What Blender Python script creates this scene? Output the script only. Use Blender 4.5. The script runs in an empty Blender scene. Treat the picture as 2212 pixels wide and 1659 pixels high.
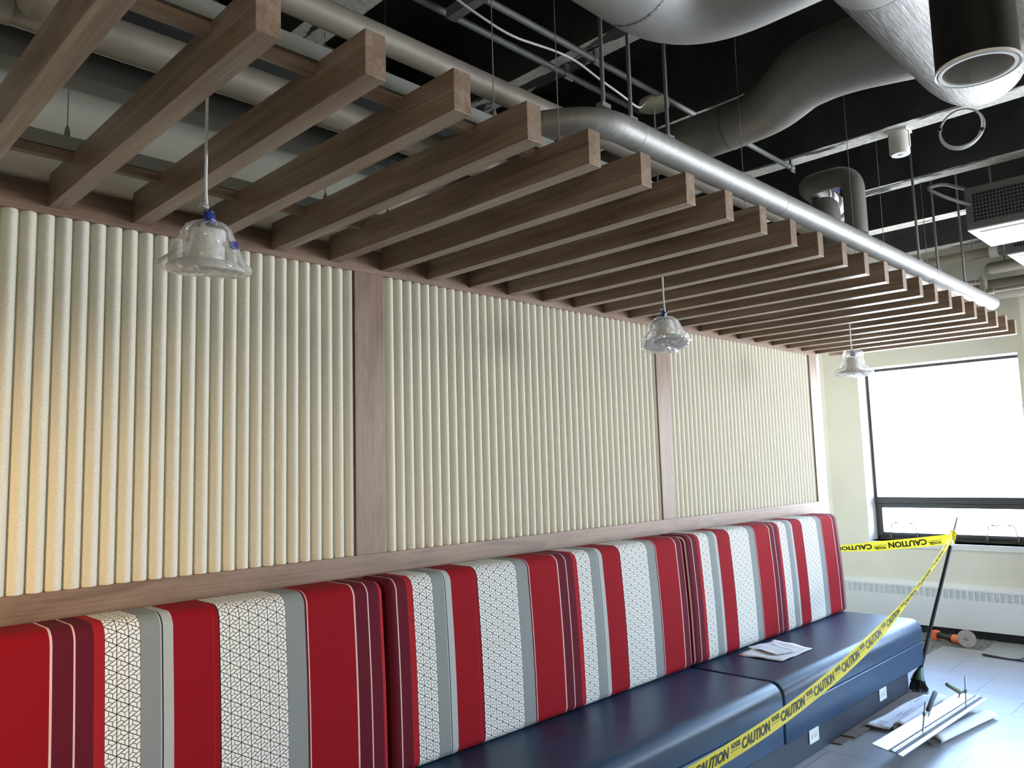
import bpy, bmesh, math, random
from mathutils import Vector, Matrix, noise
random.seed(7)
SC = bpy.context.scene
COL = SC.collection

# ------------------------------------------------------------------ camera, world, lights, exposure
# frame: X runs along the bench wall towards the window, Y into the wall, Z up; floor at z = 0
cam = bpy.data.cameras.new('camera')
cam.sensor_fit = 'HORIZONTAL'; cam.sensor_width = 36.0; cam.lens = 27.613
cam.clip_start = 0.02; cam.clip_end = 200
camo = bpy.data.objects.new('camera', cam); COL.objects.link(camo)
RX = Vector((0.7048547, -0.7087662, -0.0288135)); RY = Vector((-0.0553312, -0.0954308, 0.9938971)); RZ = Vector((-0.7071904, -0.6989588, -0.1064817))
mw = Matrix((RX, RY, RZ)).transposed().to_4x4(); mw.translation = Vector((0.0, -2.66088, 1.56))
camo.matrix_world = mw
SC.camera = camo
SC.view_settings.view_transform = 'Standard'; SC.view_settings.look = 'None'
SC.view_settings.gamma = 1.0; SC.view_settings.exposure = 0.0
SC.view_settings.use_curve_mapping = False
SC.cycles.use_denoising = True
SC.cycles.max_bounces = 10; SC.cycles.diffuse_bounces = 6; SC.cycles.glossy_bounces = 5
SC.cycles.transparent_max_bounces = 24; SC.cycles.transmission_bounces = 6
SC.cycles.sample_clamp_indirect = 6.0
SC.cycles.caustics_reflective = False; SC.cycles.caustics_refractive = False

SKY = 22.5
w = bpy.data.worlds.new('sky'); SC.world = w; w.use_nodes = True
wn = w.node_tree; wn.nodes.clear()
o_ = wn.nodes.new('ShaderNodeOutputWorld'); bg = wn.nodes.new('ShaderNodeBackground')
tc = wn.nodes.new('ShaderNodeTexCoord'); sx = wn.nodes.new('ShaderNodeSeparateXYZ'); rp = wn.nodes.new('ShaderNodeValToRGB')
wn.links.new(tc.outputs['Generated'], sx.inputs[0]); wn.links.new(sx.outputs['Z'], rp.inputs[0])
e = rp.color_ramp.elements
e[0].position = 0.0; e[0].color = (0.92, 0.98, 1.06, 1)
e[1].position = 0.9; e[1].color = (0.16, 0.34, 0.95, 1)
x = e.new(0.03); x.color = (0.84, 0.95, 1.05, 1)
x = e.new(0.35); x.color = (0.44, 0.70, 1.12, 1)
wn.links.new(rp.outputs[0], bg.inputs['Color']); bg.inputs['Strength'].default_value = SKY
wn.links.new(bg.outputs[0], o_.inputs[0])

def area(name, loc, rot, sx_, sy_, power, color=(1, 1, 1), portal=False, spread=math.pi):
    l = bpy.data.lights.new(name, 'AREA'); l.shape = 'RECTANGLE'; l.size = sx_; l.size_y = sy_
    l.energy = power; l.color = color; l.spread = spread
    o = bpy.data.objects.new(name, l); COL.objects.link(o); o.location = loc; o.rotation_euler = rot
    if portal: l.cycles.is_portal = True
    return o
R90 = math.pi / 2
# windows of the right-hand wall (only the first is in the picture), plus an unseen one added behind the camera for fill light
WIN_R = [(-1.08, 0.25), (-2.95, -1.62), (-4.83, -3.50), (-6.70, -5.37)]
WZ0, WZ1 = 0.79, 2.41
for a, b in WIN_R:
    area('window_portal', (7.98, (a + b) / 2, (WZ0 + WZ1) / 2), (0, R90, 0), WZ1 - WZ0, b - a, 1, portal=True)
FILL_WIN = [(5.3, 7.4)]  # made-up opening that lets sunlight strike the floor behind the camera
for a, b in FILL_WIN:
    area('window_portal', ((a + b) / 2, -7.32, 1.65), (R90, 0, 0), b - a, 1.6, 1, portal=True)
sun = bpy.data.lights.new('sun', 'SUN'); sun.energy = 130.0; sun.angle = 0.009; sun.color = (1.0, 0.95, 0.86)  # added so light bounced off the unseen floor brightens slats and right end
suno = bpy.data.objects.new('sun', sun); COL.objects.link(suno)
suno.rotation_euler = Vector((0.03, 0.84, -0.55)).to_track_quat('-Z', 'Y').to_euler()
# warm lamp of the next bay, out of the picture to the left
def bulb(name, loc, power, color, r=0.06):
    l = bpy.data.lights.new(name, 'POINT'); l.energy = power; l.color = color; l.shadow_soft_size = r
    o = bpy.data.objects.new(name, l); COL.objects.link(o); o.location = loc; return o
wl_ = bpy.data.lights.new('warm_lamp', 'SPOT'); wl_.energy = 150.0; wl_.color = (1.0, 0.68, 0.34); wl_.spot_size = math.radians(72); wl_.spot_blend = 0.9; wl_.shadow_soft_size = 0.12
wlo = bpy.data.objects.new('warm_lamp', wl_); COL.objects.link(wlo); wlo.location = (-1.0, -1.35, 1.75)
wlo.rotation_euler = (Vector((0.15, 0.0, 1.02)) - wlo.location).to_track_quat('-Z', 'Y').to_euler()
for q in ((-1.8, (1.0, 0.80, 0.55)), (0.4, (1.0, 0.84, 0.62)), (2.6, (1.0, 0.88, 0.70)), (4.8, (1.0, 0.92, 0.80))):
    bulb('room_lamp', (q[0], -3.3, 3.2), 15.0, q[1], 0.15)

# ------------------------------------------------------------------ materials
class NT:
    def __init__(s, name):
        s.m = bpy.data.materials.new(name); s.m.use_nodes = True; s.t = s.m.node_tree; s.t.nodes.clear()
        s.out = s.t.nodes.new('ShaderNodeOutputMaterial')
    def n(s, typ, **kw):
        nd = s.t.nodes.new(typ)
        for k, v in kw.items():
            if k.startswith('i_'): s.put(nd, k[2:], v)
            else: setattr(nd, k, v)
        return nd
    def put(s, nd, key, v):
        inp = nd.inputs[int(key)] if key.isdigit() else nd.inputs[key.replace('_', ' ')]
        if isinstance(v, bpy.types.NodeSocket): s.t.links.new(v, inp)
        else: inp.default_value = v
    def math(s, op, a, b=None, c=None, clamp=False):
        nd = s.t.nodes.new('ShaderNodeMath'); nd.operation = op; nd.use_clamp = clamp
        for i, v in enumerate((a, b, c)):
            if v is not None: s.put(nd, str(i), v)
        return nd.outputs[0]
    def coord(s, which='Object'):
        return s.n('ShaderNodeTexCoord').outputs[which]
    def scaled(s, vec, sc):
        return s.n('ShaderNodeMapping', i_Vector=vec, i_Scale=sc).outputs[0]
    def noise(s, vec, scale, detail=3.0, rough=0.5, dist=0.0):
        return s.n('ShaderNodeTexNoise', i_Vector=vec, i_Scale=scale, i_Detail=detail, i_Roughness=rough, i_Distortion=dist).outputs['Fac']
    def ramp(s, fac, stops, interp='LINEAR'):
        nd = s.n('ShaderNodeValToRGB', i_Fac=fac); nd.color_ramp.interpolation = interp
        el = nd.color_ramp.elements
        while len(el) < len(stops): el.new(0.5)
        for e_, (p, c) in zip(el, stops): e_.position = p; e_.color = tuple(c) + ((1,) if len(c) == 3 else ())
        return nd.outputs[0]
    def mix(s, fac, a, b, typ='MIX'):
        nd = s.n('ShaderNodeMixRGB', blend_type=typ, i_Fac=fac)
        for k, v in (('Color1', a), ('Color2', b)):
            s.put(nd, k, tuple(v) + (1,) if isinstance(v, tuple) and len(v) == 3 else v)
        return nd.outputs[0]
    def bump(s, h, strength=0.3, dist=0.01):
        return s.n('ShaderNodeBump', i_Height=h, i_Strength=strength, i_Distance=dist).outputs[0]
    def bsdf(s, color, rough=0.5, metal=0.0, normal=None, **kw):
        nd = s.n('ShaderNodeBsdfPrincipled')
        s.put(nd, 'Base Color', tuple(color) + (1,) if isinstance(color, tuple) and len(color) == 3 else color)
        s.put(nd, 'Roughness', rough); s.put(nd, 'Metallic', metal)
        if normal is not None: s.put(nd, 'Normal', normal)
        for k, v in kw.items(): s.put(nd, k, v)
        s.t.links.new(nd.outputs[0], s.out.inputs[0]); return nd
    def surf(s, sh): s.t.links.new(sh, s.out.inputs[0])

def plain(name, color, rough=0.5, metal=0.0, nscale=None, namt=0.12, bump=0.0, bscale=80, **kw):
    t = NT(name); co = t.coord()
    c = color
    if nscale:
        f = t.noise(co, nscale, 4)
        lo = tuple(v * (1 - namt) for v in color); hi = tuple(min(1, v * (1 + namt)) for v in color)
        c = t.ramp(f, [(0.3, lo), (0.7, hi)])
    nm = t.bump(t.noise(co, bscale, 3), bump, 0.004) if bump else None
    t.bsdf(c, rough, metal, nm, **kw); return t.m

def wood(name, axis, dark, mid, light, rough=0.36, cloud=0.2, spec=0.5):
    t = NT(name); co = t.coord()
    sc = {'x': (1.2, 26, 26), 'y': (26, 1.2, 26), 'z': (26, 26, 1.2)}[axis]
    sc2 = {'x': (3, 160, 160), 'y': (160, 3, 160), 'z': (160, 160, 3)}[axis]
    info = t.n('ShaderNodeObjectInfo')
    off = t.n('ShaderNodeVectorMath', operation='ADD'); t.put(off, '0', co)
    rv = t.n('ShaderNodeCombineXYZ', i_X=t.math('MULTIPLY', info.outputs['Random'], 7.0), i_Y=t.math('MULTIPLY', info.outputs['Random'], 13.0), i_Z=t.math('MULTIPLY', info.outputs['Random'], 3.0))
    t.put(off, '1', rv.outputs[0])
    v = off.outputs[0]
    f1 = t.noise(t.scaled(v, sc), 1.0, 5, 0.6, 0.6)
    f2 = t.noise(t.scaled(v, sc2), 1.0, 2, 0.5)
    sc3 = {'x': (2.2, 9, 9), 'y': (9, 2.2, 9), 'z': (9, 9, 2.2)}[axis]
    f3 = t.noise(t.scaled(v, sc3), 1.0, 6, 0.65, 0.8)
    f = t.math('ADD', t.math('MULTIPLY', f1, 0.75 - cloud), t.math('ADD', t.math('MULTIPLY', f2, 0.25), t.math('MULTIPLY', f3, cloud)))
    c = t.ramp(f, [(0.36, dark), (0.5, mid), (0.64, light)])
    t.bsdf(c, rough, 0, t.bump(f2, 0.06, 0.002), **{'Specular IOR Level': spec}); return t.m

WOODC = ((0.130, 0.084, 0.053), (0.208, 0.144, 0.100), (0.310, 0.238, 0.178))
LAMC = ((0.135, 0.080, 0.050), (0.220, 0.140, 0.094), (0.290, 0.195, 0.136))
M = {}
M['slat'] = wood('slat_wood', 'y', *WOODC)
M['batten'] = wood('batten_wood', 'x', *WOODC)
M['wood_x'] = wood('laminate_horizontal', 'x', *LAMC, 0.46, 0.5, 0.35)
M['wood_z'] = wood('laminate_vertical', 'z', *LAMC, 0.46, 0.5, 0.35)

t = NT('felt'); co = t.coord()
f = t.noise(co, 420, 2, 0.6); f2 = t.noise(co, 6, 3)
c = t.mix(t.math('MULTIPLY', f2, 0.35), t.ramp(f, [(0.32, (0.54, 0.50, 0.39)), (0.55, (0.71, 0.67, 0.55)), (0.75, (0.80, 0.77, 0.66))]), (0.70, 0.66, 0.545))
t.bsdf(c, 0.95, 0, t.bump(f, 0.25, 0.002)); M['felt'] = t.m

M['cream'] = plain('cream_paint', (0.83, 0.80, 0.685), 0.7, nscale=3, namt=0.03)
M['white_paint'] = plain('white_paint', (0.86, 0.86, 0.84), 0.55, nscale=4, namt=0.03)
M['dark_paint'] = plain('dark_ceiling_paint', (0.042, 0.044, 0.040), 0.8, nscale=5, namt=0.3, bump=0.3, bscale=40)

t = NT('joist_underside'); co = t.coord()
n1 = t.noise(t.scaled(co, (9, 1.3, 3)), 1.0, 5, 0.65); n2 = t.noise(co, 45, 4, 0.7)
patch = t.ramp(n1, [(0.54, (0, 0, 0)), (0.57, (1, 1, 1))])
conc = t.ramp(n2, [(0.3, (0.55, 0.53, 0.47)), (0.6, (0.88, 0.86, 0.78))])
t.bsdf(t.mix(patch, conc, (0.05, 0.05, 0.045)), 0.85, 0, t.bump(n2, 0.4, 0.01)); M['joist_bottom'] = t.m

# floor: large porcelain tiles 0.418 x 0.861 laid in a third bond
t = NT('floor_tile'); co = t.coord(); sp = t.n('ShaderNodeSeparateXYZ', i_Vector=co)
X, Y = sp.outputs['X'], sp.outputs['Y']
u = t.math('DIVIDE', t.math('SUBTRACT', X, 4.297), 0.418); row = t.math('FLOOR', u); fu = t.math('SUBTRACT', u, row)
v = t.math('DIVIDE', t.math('ADD', t.math('ADD', Y, 1.303), t.math('MULTIPLY', row, -0.2887)), 0.861); cell = t.math('FLOOR', v); fv = t.math('SUBTRACT', v, cell)
du = t.math('MULTIPLY', t.math('MINIMUM', fu, t.math('SUBTRACT', 1.0, fu)), 0.418)
dv = t.math('MULTIPLY', t.math('MINIMUM', fv, t.math('SUBTRACT', 1.0, fv)), 0.861)
g = t.math('LESS_THAN', t.math('MINIMUM', du, dv), 0.0022)
rnd = t.n('ShaderNodeTexWhiteNoise', i_Vector=t.n('ShaderNodeCombineXYZ', i_X=row, i_Y=cell, i_Z=0.0).outputs[0]).outputs['Value']
cl = t.noise(co, 2.2, 5, 0.6)
base = t.mix(t.math('MULTIPLY', rnd, 0.5), t.ramp(cl, [(0.3, (0.29, 0.29, 0.285)), (0.7, (0.375, 0.375, 0.37))]), (0.345, 0.345, 0.34))
t.bsdf(t.mix(g, base, (0.10, 0.10, 0.10)), t.math('ADD', 0.24, t.math('MULTIPLY', cl, 0.2)), 0, t.bump(t.math('SUBTRACT', 1.0, g), 0.3, 0.002)); M['tile'] = t.m

t = NT('carpet'); co = t.coord()
f = t.noise(t.scaled(co, (12, 60, 1)), 1.0, 4, 0.7)
t.bsdf(t.ramp(f, [(0.35, (0.05, 0.05, 0.045)), (0.5, (0.16, 0.155, 0.14)), (0.65, (0.34, 0.33, 0.30))], 'LINEAR'), 0.95, 0, t.bump(t.noise(co, 300, 2), 0.6, 0.005)); M['carpet'] = t.m

def fabric(name, col, amt=0.10):
    t = NT(name); co = t.coord()
    f = t.noise(co, 700, 2, 0.6)
    c = t.ramp(f, [(0.3, tuple(v * (1 - amt) for v in col)), (0.7, tuple(min(1, v * (1 + amt)) for v in col))])
    nd = t.bsdf(c, 0.85, 0, t.bump(f, 0.15, 0.001))
    nd.inputs['Specular IOR Level'].default_value = 0.15
    return t.m
M['red'] = fabric('red_fabric', (0.25, 0.004, 0.010)); M['maroon'] = fabric('maroon_fabric', (0.105, 0.008, 0.018))
M['bright'] = fabric('bright_red_fabric', (0.33, 0.014, 0.020)); M['pale'] = fabric('pale_pink_fabric', (0.72, 0.50, 0.46))
M['gray'] = fabric('grey_fabric', (0.235, 0.255, 0.255), 0.2); M['lgray'] = fabric('light_grey_fabric', (0.42, 0.44, 0.43), 0.15)
M['ink'] = fabric('black_fabric', (0.012, 0.012, 0.016))
# white cloth printed with a black net of triangles, each cut in three (U, V in metres along the cloth)
HG = 0.0327
t = NT('geometric_fabric'); uv = t.n('ShaderNodeSeparateXYZ', i_Vector=t.coord('UV')); U_, V_ = uv.outputs['X'], uv.outputs['Y']
a0 = t.math('DIVIDE', U_, HG)
a1 = t.math('DIVIDE', t.math('ADD', t.math('MULTIPLY', U_, -0.5), t.math('MULTIPLY', V_, 0.8660254)), HG)
a2 = t.math('DIVIDE', t.math('ADD', t.math('MULTIPLY', U_, -0.5), t.math('MULTIPLY', V_, -0.8660254)), HG)
fr = [t.math('FRACT', q) for q in (a0, a1, a2)]
down = t.math('GREATER_THAN', t.math('ADD', fr[0], t.math('ADD', fr[1], fr[2])), 1.5)
ba = [t.math('ABSOLUTE', t.math('SUBTRACT', down, q)) for q in fr]
WL = 0.036
lines = t.math('LESS_THAN', t.math('MINIMUM', ba[0], t.math('MINIMUM', ba[1], ba[2])), WL)
for i in range(3):
    on_ = t.math('LESS_THAN', t.math('ABSOLUTE', t.math('SUBTRACT', ba[i], 0.3333)), WL * 0.8)
    side = t.math('GREATER_THAN', ba[(i + 1) % 3], 0.3333 - WL)
    lines = t.math('MAXIMUM', lines, t.math('MULTIPLY', on_, side))
wv = t.noise(t.coord(), 600, 2)
t.bsdf(t.mix(lines, t.ramp(wv, [(0.3, (0.80, 0.79, 0.74)), (0.7, (0.88, 0.87, 0.83))]), (0.014, 0.016, 0.016)), 0.85); M['geo'] = t.m

t = NT('navy_vinyl'); co = t.coord()
t.bsdf(t.ramp(t.noise(co, 8, 4), [(0.3, (0.009, 0.034, 0.080)), (0.7, (0.012, 0.044, 0.100))]), 0.38, 0, t.bump(t.noise(co, 260, 3), 0.12, 0.002), **{'Specular IOR Level': 0.36}); M['vinyl'] = t.m
M['kick'] = plain('dark_kick_paint', (0.018, 0.026, 0.042), 0.5)

def metal(name, col, rough, scr=(4, 60, 60), amt=0.3, bs=0.12, mt=0.9):
    t = NT(name); co = t.coord()
    f = t.noise(t.scaled(co, scr), 1.0, 4, 0.6)
    c = t.ramp(f, [(0.3, tuple(v * (1 - amt) for v in col)), (0.7, col)])
    t.bsdf(c, t.math('ADD', rough - 0.08, t.math('MULTIPLY', f, 0.2)), mt, t.bump(f, bs, 0.004)); return t.m
M['foil'] = metal('scratched_foil', (0.34, 0.335, 0.32), 0.46, (10, 110, 34), 0.45, 0.9)
M['jacket'] = metal('foil_jacket', (0.38, 0.377, 0.365), 0.48, (90, 8, 8), 0.22, 0.3, 0.45)
M['tan_jacket'] = metal('dull_jacket', (0.33, 0.295, 0.24), 0.55, (30, 6, 6), 0.1, 0.05, 0.25)
M['duct'] = metal('duct_wrap', (0.42, 0.41, 0.385), 0.50, (12, 12, 12), 0.12, 0.2, 0.45)
M['grey_duct'] = metal('grey_duct_wrap', (0.20, 0.195, 0.18), 0.55, (10, 10, 10), 0.12, 0.10, 0.4)
M['grey_wrap'] = metal('dark_duct_wrap', (0.36, 0.35, 0.32), 0.5, (10, 10, 10), 0.12, 0.16, 0.6)
M['galv'] = metal('galvanised_steel', (0.24, 0.25, 0.25), 0.55, (8, 8, 8), 0.25, 0.05, 0.35)
M['darkpipe'] = plain('dark_pipe', (0.10, 0.10, 0.10), 0.5)
M['strut'] = plain('grey_strut', (0.22, 0.23, 0.22), 0.55, 0.2)
M['alu'] = metal('brushed_aluminium', (0.80, 0.82, 0.82), 0.28, (3, 90, 90), 0.08, 0.03)
M['reflector'] = metal('bright_reflector', (0.66, 0.64, 0.60), 0.24, (3, 3, 3), 0.05, 0.0, 0.45)
M['steel'] = metal('bright_steel', (0.60, 0.62, 0.62), 0.25, (5, 5, 60), 0.1, 0.02)
M['black_metal'] = plain('black_metal', (0.005, 0.0055, 0.0055), 0.6, **{'Specular IOR Level': 0.2})
M['rubber'] = plain('black_rubber', (0.014, 0.014, 0.015), 0.6)
M['white_plastic'] = plain('white_plastic', (0.80, 0.80, 0.76), 0.4)
M['ivory'] = plain('ivory_plastic', (0.74, 0.72, 0.56), 0.4)
M['lens'] = plain('grey_lens', (0.42, 0.42, 0.42), 0.3)
M['white_unit'] = plain('white_unit_panel', (0.88, 0.88, 0.86), 0.4)
M['shaded_unit'] = plain('shaded_unit_panel', (0.17, 0.165, 0.155), 0.5)  # shade on the white cabinet put into its base colour
M['grille_dark'] = plain('grille_dark', (0.012, 0.013, 0.018), 0.6)
M['frame'] = plain('bronze_frame', (0.055, 0.057, 0.06), 0.4, 0.3)
M['enclosure'] = plain('heater_paint', (0.85, 0.87, 0.87), 0.5)
M['slot'] = plain('heater_slot', (0.78, 0.82, 0.82), 0.6)
M['black_base'] = plain('black_base', (0.010, 0.011, 0.012), 0.5)
M['paper'] = plain('white_paper', (0.82, 0.83, 0.85), 0.8, nscale=6, namt=0.04)
M['card'] = plain('brown_board', (0.16, 0.13, 0.105), 0.8, nscale=12, namt=0.15)
M['orange'] = plain('orange_plastic', (0.80, 0.16, 0.03), 0.45)
M['disc'] = plain('abrasive_disc', (0.30, 0.25, 0.22), 0.8, nscale=90, namt=0.3)
M['blue_tape'] = plain('blue_tape', (0.010, 0.030, 0.24), 0.5)
M['cord_w'] = plain('white_cord', (0.72, 0.71, 0.68), 0.45)
M['print'] = plain('black_print', (0.02, 0.018, 0.01), 0.6)
M['broom_green'] = plain('green_plastic', (0.012, 0.055, 0.028), 0.4)
M['bristle'] = plain('dark_bristles', (0.012, 0.018, 0.014), 0.8, nscale=200, namt=0.5)
M['blue_plastic'] = plain('dark_blue_plastic', (0.03, 0.04, 0.12), 0.5)

t = NT('window_glass')
lw = t.n('ShaderNodeFresnel', i_IOR=1.3)
mx = t.n('ShaderNodeMixShader', i_0=lw.outputs[0]); t.put(mx, '1', t.n('ShaderNodeBsdfTransparent').outputs[0]); t.put(mx, '2', t.n('ShaderNodeBsdfGlossy', i_Roughness=0.02).outputs[0])
t.surf(mx.outputs[0]); M['glass'] = t.m

t = NT('clear_plastic_bag'); co = t.coord()
h = t.math('ADD', t.noise(co, 17, 2, 0.5, 0.6), t.math('MULTIPLY', t.noise(co, 42, 2, 0.5, 0.5), 0.25))
nm = t.bump(h, 1.0, 0.02)
lw = t.n('ShaderNodeLayerWeight', i_Blend=0.42, i_Normal=nm)
d = t.n('ShaderNodeMixShader', i_0=0.55); t.put(d, '1', t.n('ShaderNodeBsdfGlossy', i_Roughness=0.10, i_Color=(0.95, 0.95, 0.95, 1), i_Normal=nm).outputs[0])
t.put(d, '2', t.n('ShaderNodeBsdfTranslucent', i_Color=(0.9, 0.9, 0.88, 1), i_Normal=nm).outputs[0])
fac = t.math('ADD', 0.17, t.math('MULTIPLY', lw.outputs['Facing'], 0.66), clamp=True)
mx = t.n('ShaderNodeMixShader', i_0=fac); t.put(mx, '1', t.n('ShaderNodeBsdfTransparent').outputs[0]); t.put(mx, '2', d.outputs[0])
t.surf(mx.outputs[0]); M['bag'] = t.m

t = NT('yellow_tape')
pr = t.bsdf((0.88, 0.76, 0.06), 0.35)
tr = t.n('ShaderNodeBsdfTranslucent', i_Color=(0.85, 0.70, 0.04, 1))
mx = t.n('ShaderNodeMixShader', i_0=0.35); t.put(mx, '1', pr.outputs[0]); t.put(mx, '2', tr.outputs[0]); t.surf(mx.outputs[0]); M['tape'] = t.m

# ------------------------------------------------------------------ mesh helpers
class MB:
    """collects shapes that become ONE mesh object"""
    def __init__(s): s.v = []; s.f = []; s.mi = []; s.uv = {}
    def add(s, vs, fs, mi=0, uvs=None):
        b = len(s.v); s.v += [tuple(q) for q in vs]
        for k, f in enumerate(fs):
            if uvs: s.uv[len(s.f)] = uvs[k]
            s.f.append([b + i for i in f]); s.mi.append(mi)
        return s
    def box(s, x0, x1, y0, y1, z0, z1, mi=0):
        vs = [(x, y, z) for z in (z0, z1) for y in (y0, y1) for x in (x0, x1)]
        return s.add(vs, [(0, 2, 3, 1), (4, 5, 7, 6), (0, 1, 5, 4), (2, 6, 7, 3), (0, 4, 6, 2), (1, 3, 7, 5)], mi)
    def obox(s, c, ax, ay, az, mi=0):
        c, ax, ay, az = map(Vector, (c, ax, ay, az))
        vs = [c + ax * i + ay * j + az * k for k in (-1, 1) for j in (-1, 1) for i in (-1, 1)]
        return s.add(vs, [(0, 2, 3, 1), (4, 5, 7, 6), (0, 1, 5, 4), (2, 6, 7, 3), (0, 4, 6, 2), (1, 3, 7, 5)], mi)
    def tube(s, pts, r, seg=12, caps=True, mi=0, closed=False):
        pts = [Vector(p) for p in pts]; n = len(pts)
        rs = list(r) if isinstance(r, (list, tuple)) else [r] * n
        tan = []
        for i in range(n):
            if closed: d = pts[(i + 1) % n] - pts[i - 1]
            else: d = pts[min(i + 1, n - 1)] - pts[max(i - 1, 0)]
            tan.append(d.normalized())
        up = Vector((0, 0, 1)) if abs(tan[0].z) < 0.9 else Vector((0, 1, 0))
        nx = tan[0].cross(up).normalized(); vs = []
        for i in range(n):
            nx = (nx - tan[i] * nx.dot(tan[i])).normalized(); ny = tan[i].cross(nx)
            for k in range(seg):
                a = 2 * math.pi * k / seg
                vs.append(pts[i] + (nx * math.cos(a) + ny * math.sin(a)) * rs[i])
        fs = []
        for i in range(n if closed else n - 1):
            j = (i + 1) % n
            for k in range(seg):
                k2 = (k + 1) % seg; fs.append((i * seg + k, i * seg + k2, j * seg + k2, j * seg + k))
        if caps and not closed:
            fs.append(tuple(reversed(range(seg)))); fs.append(tuple((n - 1) * seg + k for k in range(seg)))
        return s.add(vs, fs, mi)
    def lathe(s, prof, origin=(0, 0, 0), axis=(0, 0, 1), seg=32, mi=0, wob=None, caps=True):
        o = Vector(origin); az = Vector(axis).normalized(); t_ = Vector((1, 0, 0)) if abs(az.x) < 0.9 else Vector((0, 1, 0))
        ax = (t_ - az * t_.dot(az)).normalized(); ay = az.cross(ax); vs = []; n = len(prof)
        for r, h in prof:
            for k in range(seg):
                a = 2 * math.pi * k / seg
                p = o + ax * (r * math.cos(a)) + ay * (r * math.sin(a)) + az * h
                if wob: p = wob(p, r, h, a)
                vs.append(p)
        fs = []
        for i in range(n - 1):
            for k in range(seg):
                k2 = (k + 1) % seg; fs.append((i * seg + k, i * seg + k2, (i + 1) * seg + k2, (i + 1) * seg + k))
        if caps and prof[0][0] > 1e-6: fs.append(tuple(reversed(range(seg))))
        if caps and prof[-1][0] > 1e-6: fs.append(tuple((n - 1) * seg + k for k in range(seg)))
        return s.add(vs, fs, mi)
    def poly(s, pts, z0, z1, mi=0):
        n = len(pts); vs = [(p[0], p[1], z0) for p in pts] + [(p[0], p[1], z1) for p in pts]
        fs = [tuple(reversed(range(n))), tuple(range(n, 2 * n))] + [(i, (i + 1) % n, n + (i + 1) % n, n + i) for i in range(n)]
        return s.add(vs, fs, mi)

def fillet(pts, r, n=7):
    """round the corners of a polyline"""
    pts = [Vector(p) for p in pts]; out = [pts[0]]
    for i in range(1, len(pts) - 1):
        a, b, c = pts[i - 1], pts[i], pts[i + 1]
        d1, d2 = (a - b), (c - b); l = min(r, d1.length * 0.49, d2.length * 0.49)
        p0, p1 = b + d1.normalized() * l, b + d2.normalized() * l
        for k in range(n + 1):
            q = k / n; out.append(p0 * (1 - q) ** 2 + b * 2 * q * (1 - q) + p1 * q ** 2)
    out.append(pts[-1]); return out

def obj(name, mb, mats, parent=None, smooth=True, bevel=0, loc=None, angle=40):
    me = bpy.data.meshes.new(name)
    base = Vector(loc) if loc is not None else Vector((0, 0, 0))
    me.from_pydata([tuple(Vector(v) - base) for v in mb.v], [], mb.f)
    for m in (mats if isinstance(mats, (list, tuple)) else [mats]): me.materials.append(M[m] if isinstance(m, str) else m)
    for p, i in zip(me.polygons, mb.mi): p.material_index = i; p.use_smooth = smooth
    if mb.uv:
        l = me.uv_layers.new(name='UVMap')
        for p in me.polygons:
            uvs = mb.uv.get(p.index)
            if uvs:
                for li, q in zip(p.loop_indices, uvs): l.data[li].uv = q
    bm = bmesh.new(); bm.from_mesh(me); bmesh.ops.recalc_face_normals(bm, faces=bm.faces); bm.to_mesh(me); bm.free()
    if smooth: me.set_sharp_from_angle(angle=math.radians(angle))
    me.update()
    o = bpy.data.objects.new(name, me); COL.objects.link(o)
    if parent is not None:
        o.parent = parent
        o.location = base - parent.location if loc is not None else -parent.location
        if parent.parent is not None: o.location = base - parent.location - parent.parent.location
    else: o.location = base
    if bevel:
        b = o.modifiers.new('bevel', 'BEVEL'); b.width = bevel; b.segments = 2; b.limit_method = 'ANGLE'; b.angle_limit = math.radians(50)
    return o
def tag(o, label, cat, group=None):
    o['label'] = label; o['category'] = cat
    if group: o['group'] = group
    return o
def thing(name, label, cat, loc=(0, 0, 0), group=None):
    o = bpy.data.objects.new(name, None); COL.objects.link(o); o.location = loc; o.empty_display_size = 0.05
    return tag(o, label, cat, group)
def struct(name, mb, mats, parent=None, **kw):
    o = obj(name, mb, mats, parent, **kw)
    if parent is None: o['kind'] = 'structure'
    return o
def copy_tree(o, parent=None):
    c = o.copy(); COL.objects.link(c); c.parent = parent
    for ch in [q for q in bpy.data.objects if q.parent == o]: copy_tree(ch, c)
    return c
def children_of(o): return [q for q in bpy.data.objects if q.parent == o]

# ------------------------------------------------------------------ room shell
XW = 7.65; XL = -3.2; YB = 0.57; YF = -7.0; ZJ = 3.30; ZS = 3.68
struct('floor', MB().box(XL - .1, XW + .3, YF - .3, YB + .1, -0.1, 0.0), 'tile')
struct('floor_carpet', MB().poly([(6.05, YB), (6.05, -0.44), (7.225, -0.44), (7.225, -0.735), (XW, -0.735), (XW, YB)], 0.0, 0.004), 'carpet')
struct('ceiling', MB().box(XL - .1, XW + .3, YF - .3, YB + .1, ZS, ZS + .1), 'dark_paint')
for xj in (-2.1, -1.2, -0.3, 0.64, 1.575, 2.505, 3.42, 4.345, 5.265, 6.235, 7.16):
    mb = MB()
    vs = [(xj - .105, ZS), (xj - .07, ZJ), (xj + .07, ZJ), (xj + .105, ZS)]
    V = [(a, y, b) for y in (YF, YB) for a, b in vs]
    mb.add(V, [(0, 1, 5, 4), (2, 3, 7, 6), (0, 3, 2, 1), (4, 5, 6, 7)], 0); mb.add([V[1], V[2], V[6], V[5]], [(0, 1, 2, 3)], 1)
    struct('ceiling_beam', mb, ['dark_paint', 'joist_bottom'], smooth=False)
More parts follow.
